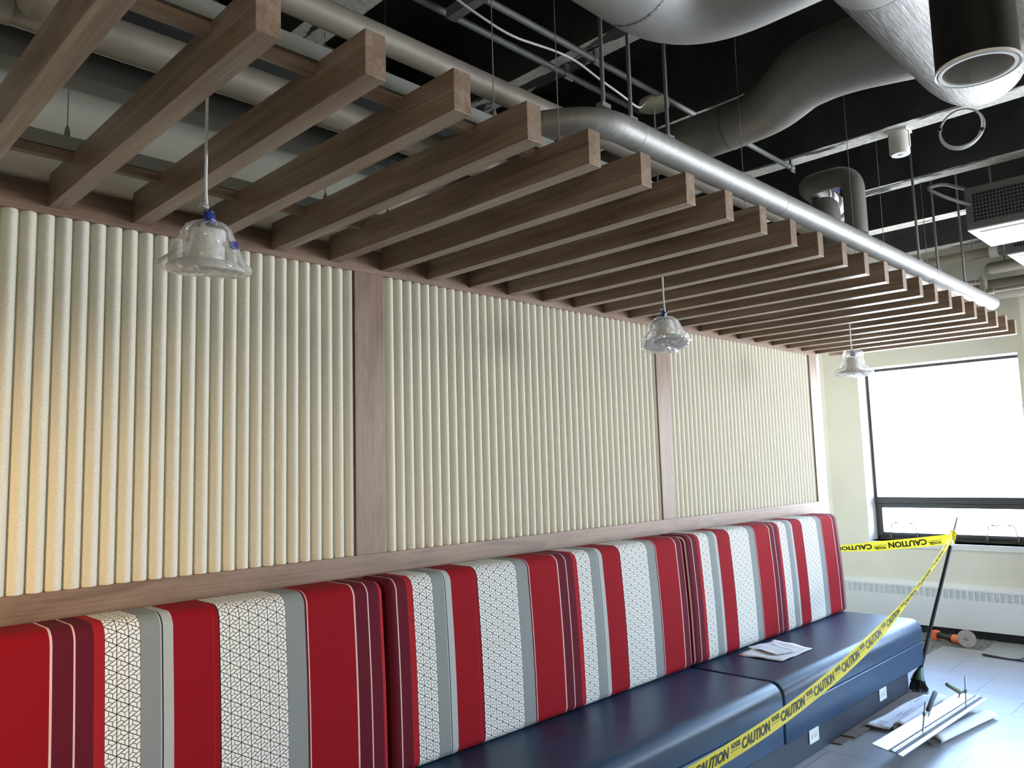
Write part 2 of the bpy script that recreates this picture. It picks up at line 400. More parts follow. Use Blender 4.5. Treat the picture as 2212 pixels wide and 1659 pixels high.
# back wall (far behind the panelled wall) and the built-out panelled wall with its upper part
struct('wall_back', MB().box(XL, XW, YB, YB + .1, 0, ZS), 'cream')
fb = MB().box(XL, 6.22, 0.03, YB - .01, 0.0, 3.02, 0).box(XL, 6.22, 0.06, YB - .01, 3.02, ZJ - .002, 1)
struct('wall_panelled', fb, ['cream', 'dark_paint'], smooth=False)
struct('wall_left', MB().box(XL - .1, XL, YF, YB, 0, ZS), 'cream')
# right wall with window openings
wl = MB(); edges = [YB]
for a, b in WIN_R: edges += [b, a]
edges.append(YF)
for i in range(0, len(edges), 2): wl.box(XW, XW + .26, edges[i + 1], edges[i], 0, ZS)
for a, b in WIN_R: wl.box(XW, XW + .26, a, b, 0, WZ0); wl.box(XW, XW + .26, a, b, WZ1, ZS)
struct('wall_right', wl, 'cream', smooth=False)
struct('wall_pilaster', MB().box(XW - .10, XW, -1.52, -1.15, 0, ZS), 'cream', smooth=False)
wf = MB(); xs = [XL]
for a, b in FILL_WIN: xs += [a, b]
xs.append(XW)
for i in range(0, len(xs), 2): wf.box(xs[i], xs[i + 1], YF - .26, YF, 0, ZS)
for a, b in FILL_WIN: wf.box(a, b, YF - .26, YF, 0, 0.85); wf.box(a, b, YF - .26, YF, 2.45, ZS)
struct('wall_front', wf, 'cream', smooth=False)
# window 1: bronze frame, big fixed pane above a low hopper sash
wi = thing('window_1', 'large bright window with dark frame and low hopper sash', 'window', (7.87, -0.415, WZ0)); wi['kind'] = 'structure'
a, b = WIN_R[0]
fm = MB()
fx0, fx1 = 7.85, 7.905
fm.box(fx0, fx1, b - .028, b, WZ0, WZ1).box(fx0, fx1, a, a + .028, WZ0, WZ1).box(fx0, fx1, a, b, WZ1 - .028, WZ1).box(fx0, fx1, a, b, WZ0, WZ0 + .03)
obj('window_frame', fm, 'frame', wi, smooth=False, bevel=.003)
obj('mullion', MB().box(fx0 - .012, fx1, a, b, 1.125, 1.185), 'frame', wi, smooth=False, bevel=.003)
sh = MB().box(fx0 - .008, fx1 - .01, b - .065, b - .028, WZ0 + .03, 1.125).box(fx0 - .008, fx1 - .01, a + .028, a + .065, WZ0 + .03, 1.125)
sh.box(fx0 - .008, fx1 - .01, a + .065, b - .065, 1.085, 1.125).box(fx0 - .008, fx1 - .01, a + .065, b - .065, WZ0 + .03, WZ0 + .065)
obj('hopper_sash', sh, 'frame', wi, smooth=False, bevel=.003)
obj('pane', MB().box(7.875, 7.879, a + .028, b - .028, 1.185, WZ1 - .028), 'glass', wi, smooth=False)
obj('pane', MB().box(7.875, 7.879, a + .065, b - .065, WZ0 + .065, 1.085), 'glass', wi, smooth=False)
obj('window_sill', MB().box(XW - .02, 7.85, a - .02, b + .012, WZ0 - .05, WZ0), 'white_paint', wi, smooth=False, bevel=.004)
rv = MB().box(XW - .001, 7.85, b - .004, b, WZ0, WZ1).box(XW - .001, 7.85, a, b - .004, WZ1 - .004, WZ1)
obj('reveal', rv, 'white_paint', wi, smooth=False)
for y0 in (0.0, -0.80):
    p = fillet([(7.832, y0 + .112, .835), (7.825, y0 + .098, .945), (7.825, y0 - .098, .945), (7.832, y0 - .122, .835)], .012)
    g_ = MB().tube(p, .0042, 6)
    g_.tube([(7.832, y0 + .112, .842), (7.832, y0 - .122, .842)], .0035, 6).box(7.823, 7.84, y0 + .106, y0 + .118, .81, .86).box(7.823, 7.84, y0 - .128, y0 - .116, .81, .86)
    g_.box(7.82, 7.832, y0 + .05, y0 + .075, .944, .952).box(7.82, 7.832, y0 - .075, y0 - .05, .944, .952)
    obj('hopper_stay', g_, 'galv', wi)
for k, (a, b) in enumerate(WIN_R[1:]):
    wi = MB().box(fx0, fx1, b - .028, b, WZ0, WZ1).box(fx0, fx1, a, a + .028, WZ0, WZ1).box(fx0, fx1, a, b, WZ1 - .028, WZ1).box(fx0, fx1, a, b, WZ0, WZ0 + .03).box(fx0, fx1, a, b, 1.125, 1.185)
    struct('window_%d' % (k + 2), wi, 'frame', smooth=False)
# black base and baseboard heater under the window
struct('baseboard_right', MB().box(XW - .012, XW, -1.15, YB, 0.0, .075), 'black_base', smooth=False)
ht = thing('baseboard_heater', 'long white baseboard heater with a row of vent slots below the window', 'heater', (7.62, -0.3, .07))
hb = MB(); hx = 7.60
hb.box(hx, XW, -1.15, YB - .01, .075, .325).box(hx, XW, -1.15, YB - .01, .40, .415).box(hx + .012, XW, -1.15, YB - .01, .325, .40, 1)
hb.add([(hx, -1.15, .415), (hx, YB - .01, .415), (XW, YB - .01, .45), (XW, -1.15, .45)], [(0, 1, 2, 3)])
obj('cover', hb, ['enclosure', 'slot'], ht, smooth=False)
vb = MB(); y = -1.14
while y < YB - .02:
    vb.box(hx - .001, hx + .014, y, y + .011, .325, .40); y += .0485
obj('grille', vb, 'enclosure', ht, smooth=False)
lv = MB()
for k in range(4): lv.box(hx + .006, hx + .014, -1.14, YB - .02, .337 + k * .015, .340 + k * .015)
obj('louvre', lv, 'slot', ht, smooth=False)

# ------------------------------------------------------------------ panelled wall: fluted felt between laminate boards
ZR, ZH, ZHT = 1.2346, 2.3824, 2.480
PX_ = [(-0.33, -0.187), (1.7933, 1.9366), (3.9208, 4.0581), (6.0365, 6.1744)]
tag(obj('header_board', MB().box(XL, 6.20, 0.0, .0285, ZH, ZHT), 'wood_x', smooth=False, bevel=.0015), 'long brown laminate board across the top of the fluted wall', 'board')
tag(obj('ledge_board', MB().box(XL, 6.23, 0.0, .0285, .93, ZR), 'wood_x', smooth=False, bevel=.0015), 'long brown laminate board just above the striped backrests', 'board')
PL = ['brown upright board between the first and second fluted panels', 'brown upright board between the second and third fluted panels', 'narrow pale-lit upright board at the window end of the fluted wall']
for (a, b), l in zip(PX_[1:], PL):
    tag(obj('wall_upright', MB().box(a, b, -.001, .0285, ZR, ZH), 'wood_z', smooth=False, bevel=.0015), l, 'upright', 'uprights between the fluted panels')
def flutes(name, x0, x1, phase, label):
    mb = MB(); xs = []; P = .0499
    k = math.floor((x0 - phase) / P)
    n = 13; pts = []
    while True:
        a = phase + k * P; b = a + P
        for i in range(n):
            q = i / (n - 1); xx = a + .001 + (P - .002) * q
            yy = .0292 - .0235 * math.sin(math.pi * q) ** 0.62
            if x0 <= xx <= x1: pts.append((xx, yy))
        k += 1
        if a > x1: break
    pts = [(x0, .0292)] + pts + [(x1, .0292)]
    vs = [(px, py, z) for z in (ZR, ZH) for px, py in pts]; m = len(pts)
    mb.add(vs, [(i, i + 1, m + i + 1, m + i) for i in range(m - 1)])
    o = obj(name, mb, 'felt', angle=50)
    tag(o, label, 'wall panel', 'fluted felt panels')
flutes('fluted_panel', -0.187, 1.7933, 0.556, 'cream fluted felt panel at the left, behind the nearest pendant light')
flutes('fluted_panel', 1.9366, 3.9208, 1.956, 'cream fluted felt panel in the middle of the wall')
flutes('fluted_panel', 4.0581, 6.0365, 4.075, 'cream fluted felt panel nearest the window')
struct('trim_1', MB().box(6.175, 6.222, .002, .028, .0, ZHT), 'white_paint', smooth=False)

# ------------------------------------------------------------------ slatted ceiling
SX0, SP, ST = 0.4785, 0.25, 0.053
SZ0, SZ1, SY = 2.4035, 2.507, -1.335
ORD = ['', 'first', 'second', 'third', 'fourth', 'fifth', 'sixth', 'seventh', 'eighth', 'ninth', 'tenth', 'eleventh', 'twelfth', 'thirteenth', 'fourteenth', 'fifteenth', 'sixteenth', 'seventeenth', 'eighteenth', 'nineteenth', 'twentieth', 'twenty-first', 'twenty-second', 'twenty-third', 'twenty-fourth', 'twenty-fifth']
sm = MB().box(-ST, 0, SY, -.0005, SZ0, SZ1)
proto = None
for n in range(0, 25):
    k = 25 - n
    lab = 'brown wooden ceiling slat, %s counting from the window end' % ORD[k]
    if n == 0: lab = 'brown wooden ceiling slat cut off by the top left corner of the photo'
    if n == 1: lab = 'brown wooden ceiling slat from which the nearest pendant cord drops'
    if n == 24: lab = 'last brown wooden ceiling slat, nearest the window wall'
    if proto is None:
        proto = obj('ceiling_slat', sm, 'slat', smooth=False, bevel=.0012); o = proto
    else:
        o = proto.copy(); COL.objects.link(o)
    o.location = (SX0 + n * SP, 0, 0)
    tag(o, lab, 'slat', 'wooden slats of the dropped ceiling')
X0, X1 = -0.1, 6.47
tag(obj('slat_batten', MB().box(X0, X1, -1.14, -1.113, 2.4795, SZ1 - .0005), 'batten', smooth=False), 'thin brown batten running through the slats near their room ends', 'batten', 'battens holding the slats')
tag(obj('slat_batten', MB().box(X0, X1, -.235, -.205, 2.4815, SZ1 - .0005), 'batten', smooth=False), 'thin brown batten running through the slats near the wall', 'batten', 'battens holding the slats')
def channel(y, label):
    mb = MB(); z0, z1 = SZ1, SZ1 + .041
    mb.box(X0, X1, y - .0205, y - .0185, z0, z1).box(X0, X1, y + .0185, y + .0205, z0, z1).box(X0, X1, y - .0185, y + .0185, z0, z0 + .002)
    tag(obj('strut_channel', mb, 'strut', smooth=False), label, 'channel', 'grey channels on top of the slats')
channel(-1.128, 'long grey steel channel on top of the slats near their room ends')
channel(-.222, 'long grey steel channel on top of the slats near the wall')
def hanger(x, y, label, ztop=ZJ):
    t_ = thing('hanger_wire', label, 'wire', (x, y, SZ1 + .041), 'wire hangers of the slat ceiling')
    obj('cable', MB().tube([(x, y, SZ1 + .06), (x, y, ztop)], .0016, 6), 'galv', t_)
    obj('gripper', MB().lathe([(.003, .075), (.0075, .06), (.0075, 0.0)], (x, y, SZ1 + .003), seg=10), 'galv', t_)
for x, y, l in ((.662, -.222, 'thin hanger wire near the wall beside the top left slats'), (1.52, -.222, 'thin hanger wire near the wall between the twentieth and twenty-first slats counted from the window'), (1.80, -.222, 'thin hanger wire near the wall between the nineteenth and twentieth slats counted from the window'),
                (1.51, -1.128, 'long thin hanger wire in front of the dark ceiling, left one of a pair'), (1.79, -1.128, 'long thin hanger wire in front of the dark ceiling, right one of a pair'), (2.965, -1.128, 'thin hanger wire crossing the silver pipe left of the duct loop'),
                (4.134, -1.128, 'thin hanger wire crossing the silver pipe below the duct loop'), (4.565, -1.128, 'thin hanger wire rising to the ceiling right of the duct loop'), (5.308, -1.128, 'thin hanger wire crossing the silver pipe before its last hanging rods'), (6.371, -1.128, 'thin hanger wire crossing the window end of the silver pipe')):
    hanger(x, y, l, ZJ + .2 if abs(y) < .5 else ZS)

# ------------------------------------------------------------------ pendant lights in plastic bags
def pendant(x, y, label, tilt, seed, bagtop=None, tape_patch=False):
    t_ = thing('pendant_light', label, 'pendant light', (x, y, 2.095), 'bagged pendant lights')
    zc = 3.22
    rnd = random.Random(seed)
    b = rnd.uniform(-.012, .012)
    obj('canopy', MB().lathe([(.0, zc + .03), (.070, zc + .03), (.072, zc), (.060, zc - .006), (.0, zc - .006)], (x, y, 0), seg=32), 'ivory', t_)
    jb = MB().lathe([(.042, zc + .03), (.042, ZJ - .03)], (x, y, 0), seg=16); obj('junction_box', jb, 'darkpipe', t_)
    pts = fillet([(x, y, zc), (x + b * .5, y, 2.6), (x - .004, y, 2.30), (x + .006, y, 2.225)], .1, 5)
    obj('cord', MB().tube(pts, .0042, 10), 'cord_w', t_)
    ax = Vector((math.sin(tilt[0]), math.sin(tilt[1]), 1)).normalized(); base = Vector((x, y, 2.10))
    obj('housing', MB().lathe([(.0, .105), (.040, .105), (.043, .100), (.044, .022)], base, ax, 32), 'white_plastic', t_)
    tr = MB().lathe([(.044, .028), (.075, .020), (.096, .006), (.100, .0), (.092, -.002), (.060, .006), (.052, .010)], base, ax, 40, caps=False)
    obj('trim_ring', tr, 'white_plastic', t_)
    obj('lens', MB().lathe([(.052, .009), (.03, .006), (.0, .006)], base, ax, 32), 'lens', t_)
    top = base + ax * .105
    obj('blue_tape_wrap', MB().tube([top + ax * .012, top + ax * .022, top + ax * .034 , Vector((x + .003, y, top.z + .050))], [.0165, .0165, .0145, .0115], 12), 'blue_tape', t_)
    if tape_patch:
        obj('tape_flag', MB().obox(base + ax * .062 + Vector((.050, -.045, 0)), (.008, .004, 0), (.003, -.006, 0), (0, .002, .009)), 'blue_tape', t_, smooth=False)
    def wob(p, r, h, a):
        q = Vector((math.cos(a) * 2.4 + seed, math.sin(a) * 2.4, h * 16))
        k = noise.noise(q) * .20 + noise.noise(q * 2.7) * .13 + noise.noise(q * 6.0) * .06
        d = (p - base); d = d - ax * d.dot(ax)
        return p + d * k + ax * (noise.noise(q * 1.7 + Vector((9, 0, 0))) * .010)
    prof = [(.009, .150), (.014, .128), (.040, .120), (.054, .112), (.064, .09), (.075, .06), (.092, .032), (.106, .012), (.110, .0), (.100, -.010), (.075, -.014), (.045, -.012), (.012, -.011)]
    if bagtop: prof = bagtop
    obj('plastic_bag', MB().lathe(prof, base, ax, 56, wob=wob, caps=False), 'bag', t_, angle=25)
    fl = MB()
    c = top + ax * .055 + Vector((-.012, -.004, .005))
    for k in range(7):
        a_ = rnd.uniform(0, 6.28); r_ = rnd.uniform(.010, .018)
        d1 = Vector((math.cos(a_), math.sin(a_), rnd.uniform(-.6, .9))) * r_; d2 = Vector((-math.sin(a_), math.cos(a_), rnd.uniform(-.5, .5))) * r_ * .6
        fl.add([c, c + d1 - d2, c + d1 * 1.4, c + d1 + d2], [(0, 1, 2, 3)])
    if not bagtop: obj('bag_tail', fl, 'bag', t_, smooth=False)
pendant(.873, -.685, 'nearest pendant light, wrapped in a clear plastic bag with blue tape', (-.02, -.16), 3, tape_patch=True)
pendant(3.0, -.685, 'middle pendant light in a clear plastic bag, tilted in front of the second upright', (.17, .17), 11)
pendant(5.135, -.685, 'farthest pendant light in an open plastic bag, beside the window corner', (.03, -.04), 23,
        bagtop=[(.050, .150), (.062, .135), (.060, .11), (.066, .085), (.074, .06), (.090, .035), (.112, .018), (.116, .004), (.100, -.010), (.075, -.013), (.045, -.011), (.012, -.010)])

# ------------------------------------------------------------------ banquette
YFB, ZB, ZT = -.240, .456, 1.157
REP = .973
STR = [('geo', 0, 3 * HG), ('gray', 3 * HG, .155), ('lgray', .155, .159), ('ink', .159, .163), ('lgray', .163, .193), ('red', .193, .316), ('bright', .316, .319), ('red', .319, .3345), ('ink', .3345, .337), ('geo', .337, .337 + 7 * HG), ('gray', .337 + 7 * HG, .637),
       ('maroon', .637, .645), ('pale', .645, .649), ('red', .649, .834), ('pale', .834, .8405), ('maroon', .8405, .893), ('pale', .893, .898), ('maroon', .898, .945), ('bright', .945, REP)]
MATI = ['red', 'maroon', 'bright', 'pale', 'gray', 'lgray', 'ink', 'geo']
def cushion_loop():
    """closed (y, z) outline of the backrest and its outward normals"""
    cs = [(-.012, ZB), (YFB, ZB), (-.207, ZT), (-.012, ZT)]; rr = [.01, .035, .048, .02]
    out = []
    for i in range(4):
        p, a, c = Vector(cs[i]), Vector(cs[i - 1]), Vector(cs[(i + 1) % 4])
        d1, d2 = (a - p).normalized(), (c - p).normalized()
        ang = d1.angle(d2); L = rr[i] / math.tan(ang / 2); cen = p + (d1 + d2).normalized() * (rr[i] / math.sin(ang / 2))
        p0, p1 = p + d1 * L, p + d2 * L
        n0, n1 = (p0 - cen), (p1 - cen); N = 8 if rr[i] > .03 else 4
        for k in range(N + 1):
            q = k / N; nn = (n0 * (1 - q) + n1 * q).normalized(); out.append((cen + nn * rr[i], nn))
        if i == 1:
            q0 = p1; q1 = Vector(cs[2])
            nn = n1.normalized()
            for k in range(1, 9):
                q = k / 9; w_ = q0.lerp(q1 + (p - q1).normalized() * .048 / math.tan(ang / 2), q) if False else q0.lerp(Vector((-.2095, 1.108)), q)
                out.append((w_ + nn * .006 * math.sin(math.pi * q), nn))
    return out
LOOP = cushion_loop()
def backrest(x0, x1, phase, label):
    bounds = {x0, x1}
    cuts = []
    k0 = math.floor((x0 - phase) / REP)
    for k in range(k0, k0 + 5):
        for m, a, b in STR:
            A, B = phase + k * REP + a, phase + k * REP + b
            A, B = max(A, x0), min(B, x1)
            if B - A > 1e-5: cuts.append((A, B, m, phase + k * REP + a))
    RE = .03
    extra = [x0 + RE * q for q in (0.0, .06, .2, .42, .7, 1)] + [x1 - RE * q for q in (0.0, .06, .2, .42, .7, 1)]
    mb = MB(); nl = len(LOOP)
    arc = [0.0]
    for i in range(1, nl + 1): arc.append(arc[-1] + (LOOP[i % nl][0] - LOOP[i - 1][0]).length)
    def ring(x):
        d = min(x - x0, x1 - x); ins = 0
        if d < RE: ins = RE - math.sqrt(max(0, RE * RE - (RE - d) ** 2))
        return [(x, p.x - n_.x * ins, p.y - n_.y * ins) for p, n_ in LOOP]
    for A, B, m, org in cuts:
        xs = sorted({A, B} | {q for q in extra if A < q < B})
        step = []
        for i in range(len(xs) - 1):
            r0, r1 = ring(xs[i]), ring(xs[i + 1]); fs = []; uvs = []
            for j in range(nl):
                j2 = (j + 1) % nl; fs.append((j, j2, nl + j2, nl + j))
                u0, u1 = xs[i] - org, xs[i + 1] - org; va, vb_ = arc[j], arc[j + 1]
                uvs.append([(u0, va), (u0, vb_), (u1, vb_), (u1, va)])
            mb.add(r0 + r1, fs, MATI.index(m), uvs)
    for xx in (x0, x1): mb.add(ring(xx), [tuple(range(nl))], 1)
    me_o = obj('backrest_cushion', mb, MATI, None, smooth=True, angle=60)
    # weld the stripe columns so the shading runs on
    bm = bmesh.new(); bm.from_mesh(me_o.data); bmesh.ops.remove_doubles(bm, verts=bm.verts, dist=1e-5); bmesh.ops.recalc_face_normals(bm, faces=bm.faces); bm.to_mesh(me_o.data); bm.free()
    tag(me_o, label, 'backrest', 'striped backrest cushions')
backrest(-0.235, 1.775, .803, 'red striped backrest cushion at the left edge of the photo')
backrest(1.788, 3.795, 1.905, 'red striped backrest cushion in the middle of the bench')
backrest(3.810, 5.865, 3.955, 'red striped backrest cushion at the window end of the bench')

def rounded_prism(x0, x1, prof, re):
    """prof: list of ((y, z), (ny, nz)) open or closed loop; ends rounded by re"""
    mb = MB(); n = len(prof); rings = []
    xs = [x0 + re * q for q in (0, .05, .2, .45, .7, 1)] + [x1 - re * q for q in (1, .7, .45, .2, .05, 0)]
    for x in xs:
        d = min(x - x0, x1 - x); ins = re - math.sqrt(max(0, re * re - (re - d) ** 2)) if d < re else 0
        rings += [(x, p[0] - q[0] * ins, p[1] - q[1] * ins) for p, q in prof]
    fs = []
    for i in range(len(xs) - 1):
        for j in range(n):
            j2 = (j + 1) % n; fs.append((i * n + j, i * n + j2, (i + 1) * n + j2, (i + 1) * n + j))
    fs += [tuple(reversed(range(n))), tuple((len(xs) - 1) * n + j for j in range(n))]
    return mb.add(rings, fs)
def loop_of(cs, rr):
    out = []
    for i in range(len(cs)):
        p, a, c = Vector(cs[i]), Vector(cs[i - 1]), Vector(cs[(i + 1) % len(cs)])
        d1, d2 = (a - p).normalized(), (c - p).normalized(); ang = d1.angle(d2)
        L = rr[i] / math.tan(ang / 2); cen = p + (d1 + d2).normalized() * (rr[i] / math.sin(ang / 2))
        n0, n1 = p + d1 * L - cen, p + d2 * L - cen; N = 9 if rr[i] > .03 else 3
        for k in range(N + 1):
            q = k / N; nn = (n0 * (1 - q) + n1 * q).normalized(); pt = cen + nn * rr[i]; out.append(((pt.x, pt.y), (nn.x, nn.y)))
    return out
for (x0, x1, l) in ((-.23, 1.774, 'dark navy bench seat section below the leftmost backrest, mostly out of frame'), (1.779, 3.795, 'dark navy bench seat section in front of the middle backrest'), (3.803, 5.855, 'dark navy bench seat section at the window end, with papers on it')):
    t_ = thing('banquette_section', l, 'bench seat', ((x0 + x1) / 2, -.4, .155), 'bench seat sections')
    obj('seat_cushion', rounded_prism(x0, x1, loop_of([(-.03, .455), (-.03, .312), (-.742, .312), (-.742, .455)], [.01, .01, .012, .072]), .018), 'vinyl', t_, angle=60)
    obj('apron', rounded_prism(x0 + .001, x1 - .001, loop_of([(-.05, .308), (-.05, .155), (-.735, .155), (-.738, .310)], [.005, .005, .012, .010]), .014), 'vinyl', t_, angle=60)
tag(obj('bench_plinth', MB().box(-.23, 5.66, -.69, -.05, 0, .154), 'kick', smooth=False, bevel=.002), 'dark recessed plinth under the bench with two power outlets', 'plinth')
tag(obj('bench_backing', MB().box(XL + .01, 5.83, -.0115, -.0005, .0, .928), 'kick', smooth=False), 'thin dark backing board behind the backrests', 'backing board')
def outlet(x, z, label):
    y = -.69
    t_ = thing('power_outlet', label, 'outlet', (x, y, z), 'power outlets in the bench plinth')
    obj('cover_plate', MB().box(x - .058, x + .058, y - .006, y - .0002, z - .036, z + .036), 'white_plastic', t_, smooth=False, bevel=.002)
    for s in (-1, 1):
        so = obj('socket', MB().lathe([(.0, .0085), (.0165, .0085), (.0175, .006)], (x + s * .0205, y, z), (0, -1, 0), 20), 'white_plastic', t_)
        sl = MB()
        for dz in (-.006, .006): sl.box(x + s * .0205 - .002, x + s * .0205 + .006, y - .0092, y - .008, z + dz - .0012, z + dz + .0012)
        sl.lathe([(.0024, .0092), (.0, .0092)], (x + s * .0205 - .008, y, z), (0, -1, 0), 8)
        obj('slots', sl, 'rubber', so)
outlet(5.197, .096, 'white power outlet in the bench plinth nearest the broom')
outlet(4.206, .097, 'white power outlet in the bench plinth under the caution tape')

def sheet(name, corners, z, label, cat, group=None, seed=0, amp=.006, nx=14, ny=12, mat='paper'):
    mb = MB(); c = [Vector((p[0], p[1], 0)) for p in corners]; vs = []
    for j in range(ny + 1):
        for i in range(nx + 1):
            u_, v_ = i / nx, j / ny
            p = c[0].lerp(c[1], u_).lerp(c[3].lerp(c[2], u_), v_)
            edge = max(abs(u_ - .5), abs(v_ - .5)) * 2
            h_ = (noise.noise(Vector((u_ * 3 + seed, v_ * 3, seed))) + .5) * amp * (.2 + edge)
            vs.append((p.x, p.y, z + max(0, h_)))
    mb.add(vs, [(j * (nx + 1) + i, j * (nx + 1) + i + 1, (j + 1) * (nx + 1) + i + 1, (j + 1) * (nx + 1) + i) for j in range(ny) for i in range(nx)])
    o = obj(name, mb, mat, angle=60)
    m_ = o.modifiers.new('thick', 'SOLIDIFY'); m_.thickness = .0008; m_.offset = 1
    return tag(o, label, cat, group)
sheet('paper_sheet', [(4.18, -.29), (4.19, -.545), (4.58, -.545), (4.66, -.265)], .4565, 'white paper lying flat on the bench seat, undermost of the loose papers', 'paper', 'loose papers on the bench', 2, .006)
sheet('paper_sheet', [(4.36, -.25), (4.28, -.47), (4.44, -.515), (4.56, -.30)], .4625, 'white folded paper on top of the loose papers on the bench seat', 'paper', 'loose papers on the bench', 5, .009)

# ------------------------------------------------------------------ broom and caution tape
F0 = Vector((5.757, -.722, .085)); HT = Vector((6.700, -.781, 1.087)); hd = (HT - F0).normalized()
br = thing('push_broom', 'green broom leaning at the bench end, its long black handle holding up caution tape', 'broom', (5.757, -.722, 0))
obj('handle', MB().tube([F0 + hd * .05, F0.lerp(HT, .80)], .0125, 12), 'black_metal', br)
obj('handle_tip', MB().tube([F0.lerp(HT, .80), HT - hd * .006, HT], [.0105, .0105, .007], 12), 'steel', br)
side = Vector((-.55, -.80, .1)).normalized()
hb = MB()
for k in range(10):
    q = k / 9
hb.tube([F0 + Vector((-.012, 0, -.02)) , F0 + Vector((.0, 0, .01)), F0 + hd * .07], [.048, .034, .015], 14)
obj('broom_head', hb, 'broom_green', br)
bb = MB(); rnd = random.Random(4)
for k in range(150):
    a_ = rnd.uniform(0, 6.28); r_ = math.sqrt(rnd.random()); top = F0 + Vector((math.cos(a_) * r_ * .040 - .012, math.sin(a_) * r_ * .040, -.015))
    bot = Vector((5.752 + math.cos(a_) * r_ * .062, -.722 + math.sin(a_) * r_ * .062, .002 + rnd.random() * .012))
    bb.tube([top, top.lerp(bot, .5) + Vector((rnd.uniform(-.004, .004), rnd.uniform(-.004, .004), 0)), bot], .0024, 4)
o = obj('bristles', bb, 'bristle', br)

def text_mesh(s, size, bold=0.0):
    cu = bpy.data.curves.new('lettering', 'FONT'); cu.body = s; cu.size = size; cu.offset = bold; cu.resolution_u = 3
    to = bpy.data.objects.new('lettering', cu); COL.objects.link(to)
    dg = bpy.context.evaluated_depsgraph_get(); dg.update()
    me = to.evaluated_get(dg).to_mesh()
    vs = [tuple(v.co) for v in me.vertices]; fs = [tuple(p.vertices) for p in me.polygons]
    to.evaluated_get(dg).to_mesh_clear(); bpy.data.objects.remove(to); bpy.data.curves.remove(cu)
    return vs, fs
TW = .076
CAU = text_mesh('CAUTION', .060, .0022); VOG = text_mesh('VOGEL', .029, .0012); SML = text_mesh('BROS. BUILDING CO.', .0105, .0)
def xr(t_): a_ = [v[0] for v in t_[0]]; return min(a_), max(a_)
def lay(t_, s0, length, w0):
    lo, hi = xr(t_); k = length / (hi - lo)
    return [((v[0] - lo) * k + s0, v[1] + w0) for v in t_[0]], t_[1]
class Ribbon:
    def __init__(s, fn, cross, n=260):
        """fn(q) gives the centre line for q in 0..1, cross(q) the direction across"""
        s.q = [i / n for i in range(n + 1)]; s.p = [Vector(fn(q)) for q in s.q]; s.l = [0.0]
        for i in range(n): s.l.append(s.l[-1] + (s.p[i + 1] - s.p[i]).length)
        s.c = []; s.nm = []; s.wd = []
        for i in range(n + 1):
            tn = (s.p[min(i + 1, n)] - s.p[max(i - 1, 0)]).normalized(); c_, wd = cross(s.q[i]); c_ = Vector(c_)
            c_ = (c_ - tn * c_.dot(tn)).normalized(); s.c.append(c_); s.nm.append(tn.cross(c_)); s.wd.append(wd)
    def at(s, l, w_, h=0):
        lo, hi = 0, len(s.l) - 1
        while hi - lo > 1:
            m = (lo + hi) // 2
            if s.l[m] <= l: lo = m
            else: hi = m
        q = (l - s.l[lo]) / max(1e-9, s.l[hi] - s.l[lo])
        p = s.p[lo].lerp(s.p[hi], q); c_ = s.c[lo].lerp(s.c[hi], q); nn = s.nm[lo].lerp(s.nm[hi], q); wd = s.wd[lo] * (1 - q) + s.wd[hi] * q
        fold = .0008 * math.sin(w_ / TW * 5.0 + l * 7)
        return p + c_ * (w_ * wd) + nn * (h + fold)
    def mesh(s, mb):
        nw = 8; n = len(s.q); vs = []
        for i in range(n):
            for j in range(nw + 1): vs.append(s.at(s.l[i], TW * (j / nw - .5)))
        mb.add(vs, [(i * (nw + 1) + j, i * (nw + 1) + j + 1, (i + 1) * (nw + 1) + j + 1, (i + 1) * (nw + 1) + j) for i in range(n - 1) for j in range(nw)])
    def letters(s, mb, start, flip=False, h=.0016):
        L = s.l[-1]; q = start
        while q < L:
            for t_, off, ln, w0 in ((CAU, 0, .268, -.020), (VOG, .285, .088, .006), (SML, .285, .085, -.008)):
                pts, fs = lay(t_, q + off, ln, w0)
                if min(p[0] for p in pts) < .01 or max(p[0] for p in pts) > L - .01: continue
                for hh in (h, -h):
                    if flip: mb.add([s.at(a_, -b_, hh) for a_, b_ in pts], fs)
                    else: mb.add([s.at(a_, b_, hh) for a_, b_ in pts], fs)
            q += .385
TIE = F0.lerp(HT, .885)
A_ = Vector((1.75, -1.045, .30)); 
def front(q):
    p = A_.lerp(TIE, q); u_ = (p.x - 2.66) / (TIE.x - 2.66)
    z = .437 + (TIE.z - .437) * u_ - .60 * u_ * (1 - u_)
    p.z = z; return p
def fcross(q):
    # lies flat-fronted towards the camera, then rolls over near the broom
    if q < .5: a_ = math.radians(-18 + 46 * q)
    else: a_ = math.radians(5 - 9 * min(1, (q - .5) / .2) + 9 * math.sin(16 * (q - .5)))
    wd = 1.0 if q < .55 else 1.0 - .36 * min(1, (q - .55) / .22)
    return Vector((0, math.sin(a_), math.cos(a_))), wd
ct = thing('caution_tape', 'yellow caution tape strung from the broom handle along the bench front', 'tape', (A_.x, A_.y, A_.z))
rb = Ribbon(front, fcross); mb = MB(); rb.mesh(mb); obj('tape_strip', mb, 'tape', ct, angle=80)
mb = MB(); rb.letters(mb, 0.05); obj('lettering', mb, 'print', ct, smooth=False)['label'] = 'black lettering CAUTION VOGEL'
B_ = Vector((6.262, .075, .845)); T2 = TIE + Vector((.0, 0, -.035))
def back(q):
    p = T2.lerp(B_, q); p.z -= .03 * q * (1 - q) * 4 * .3; return p
rb2 = Ribbon(back, lambda q: (Vector((.15 * math.sin(q * 5), 0, 1)), .95 if q < .6 else .95 - .5 * (q - .6) / .4), 80)
mb = MB(); rb2.mesh(mb); obj('tape_strip', mb, 'tape', ct, angle=80)
mb = MB(); rb2.letters(mb, -.20, True); obj('lettering', mb, 'print', ct, smooth=False)
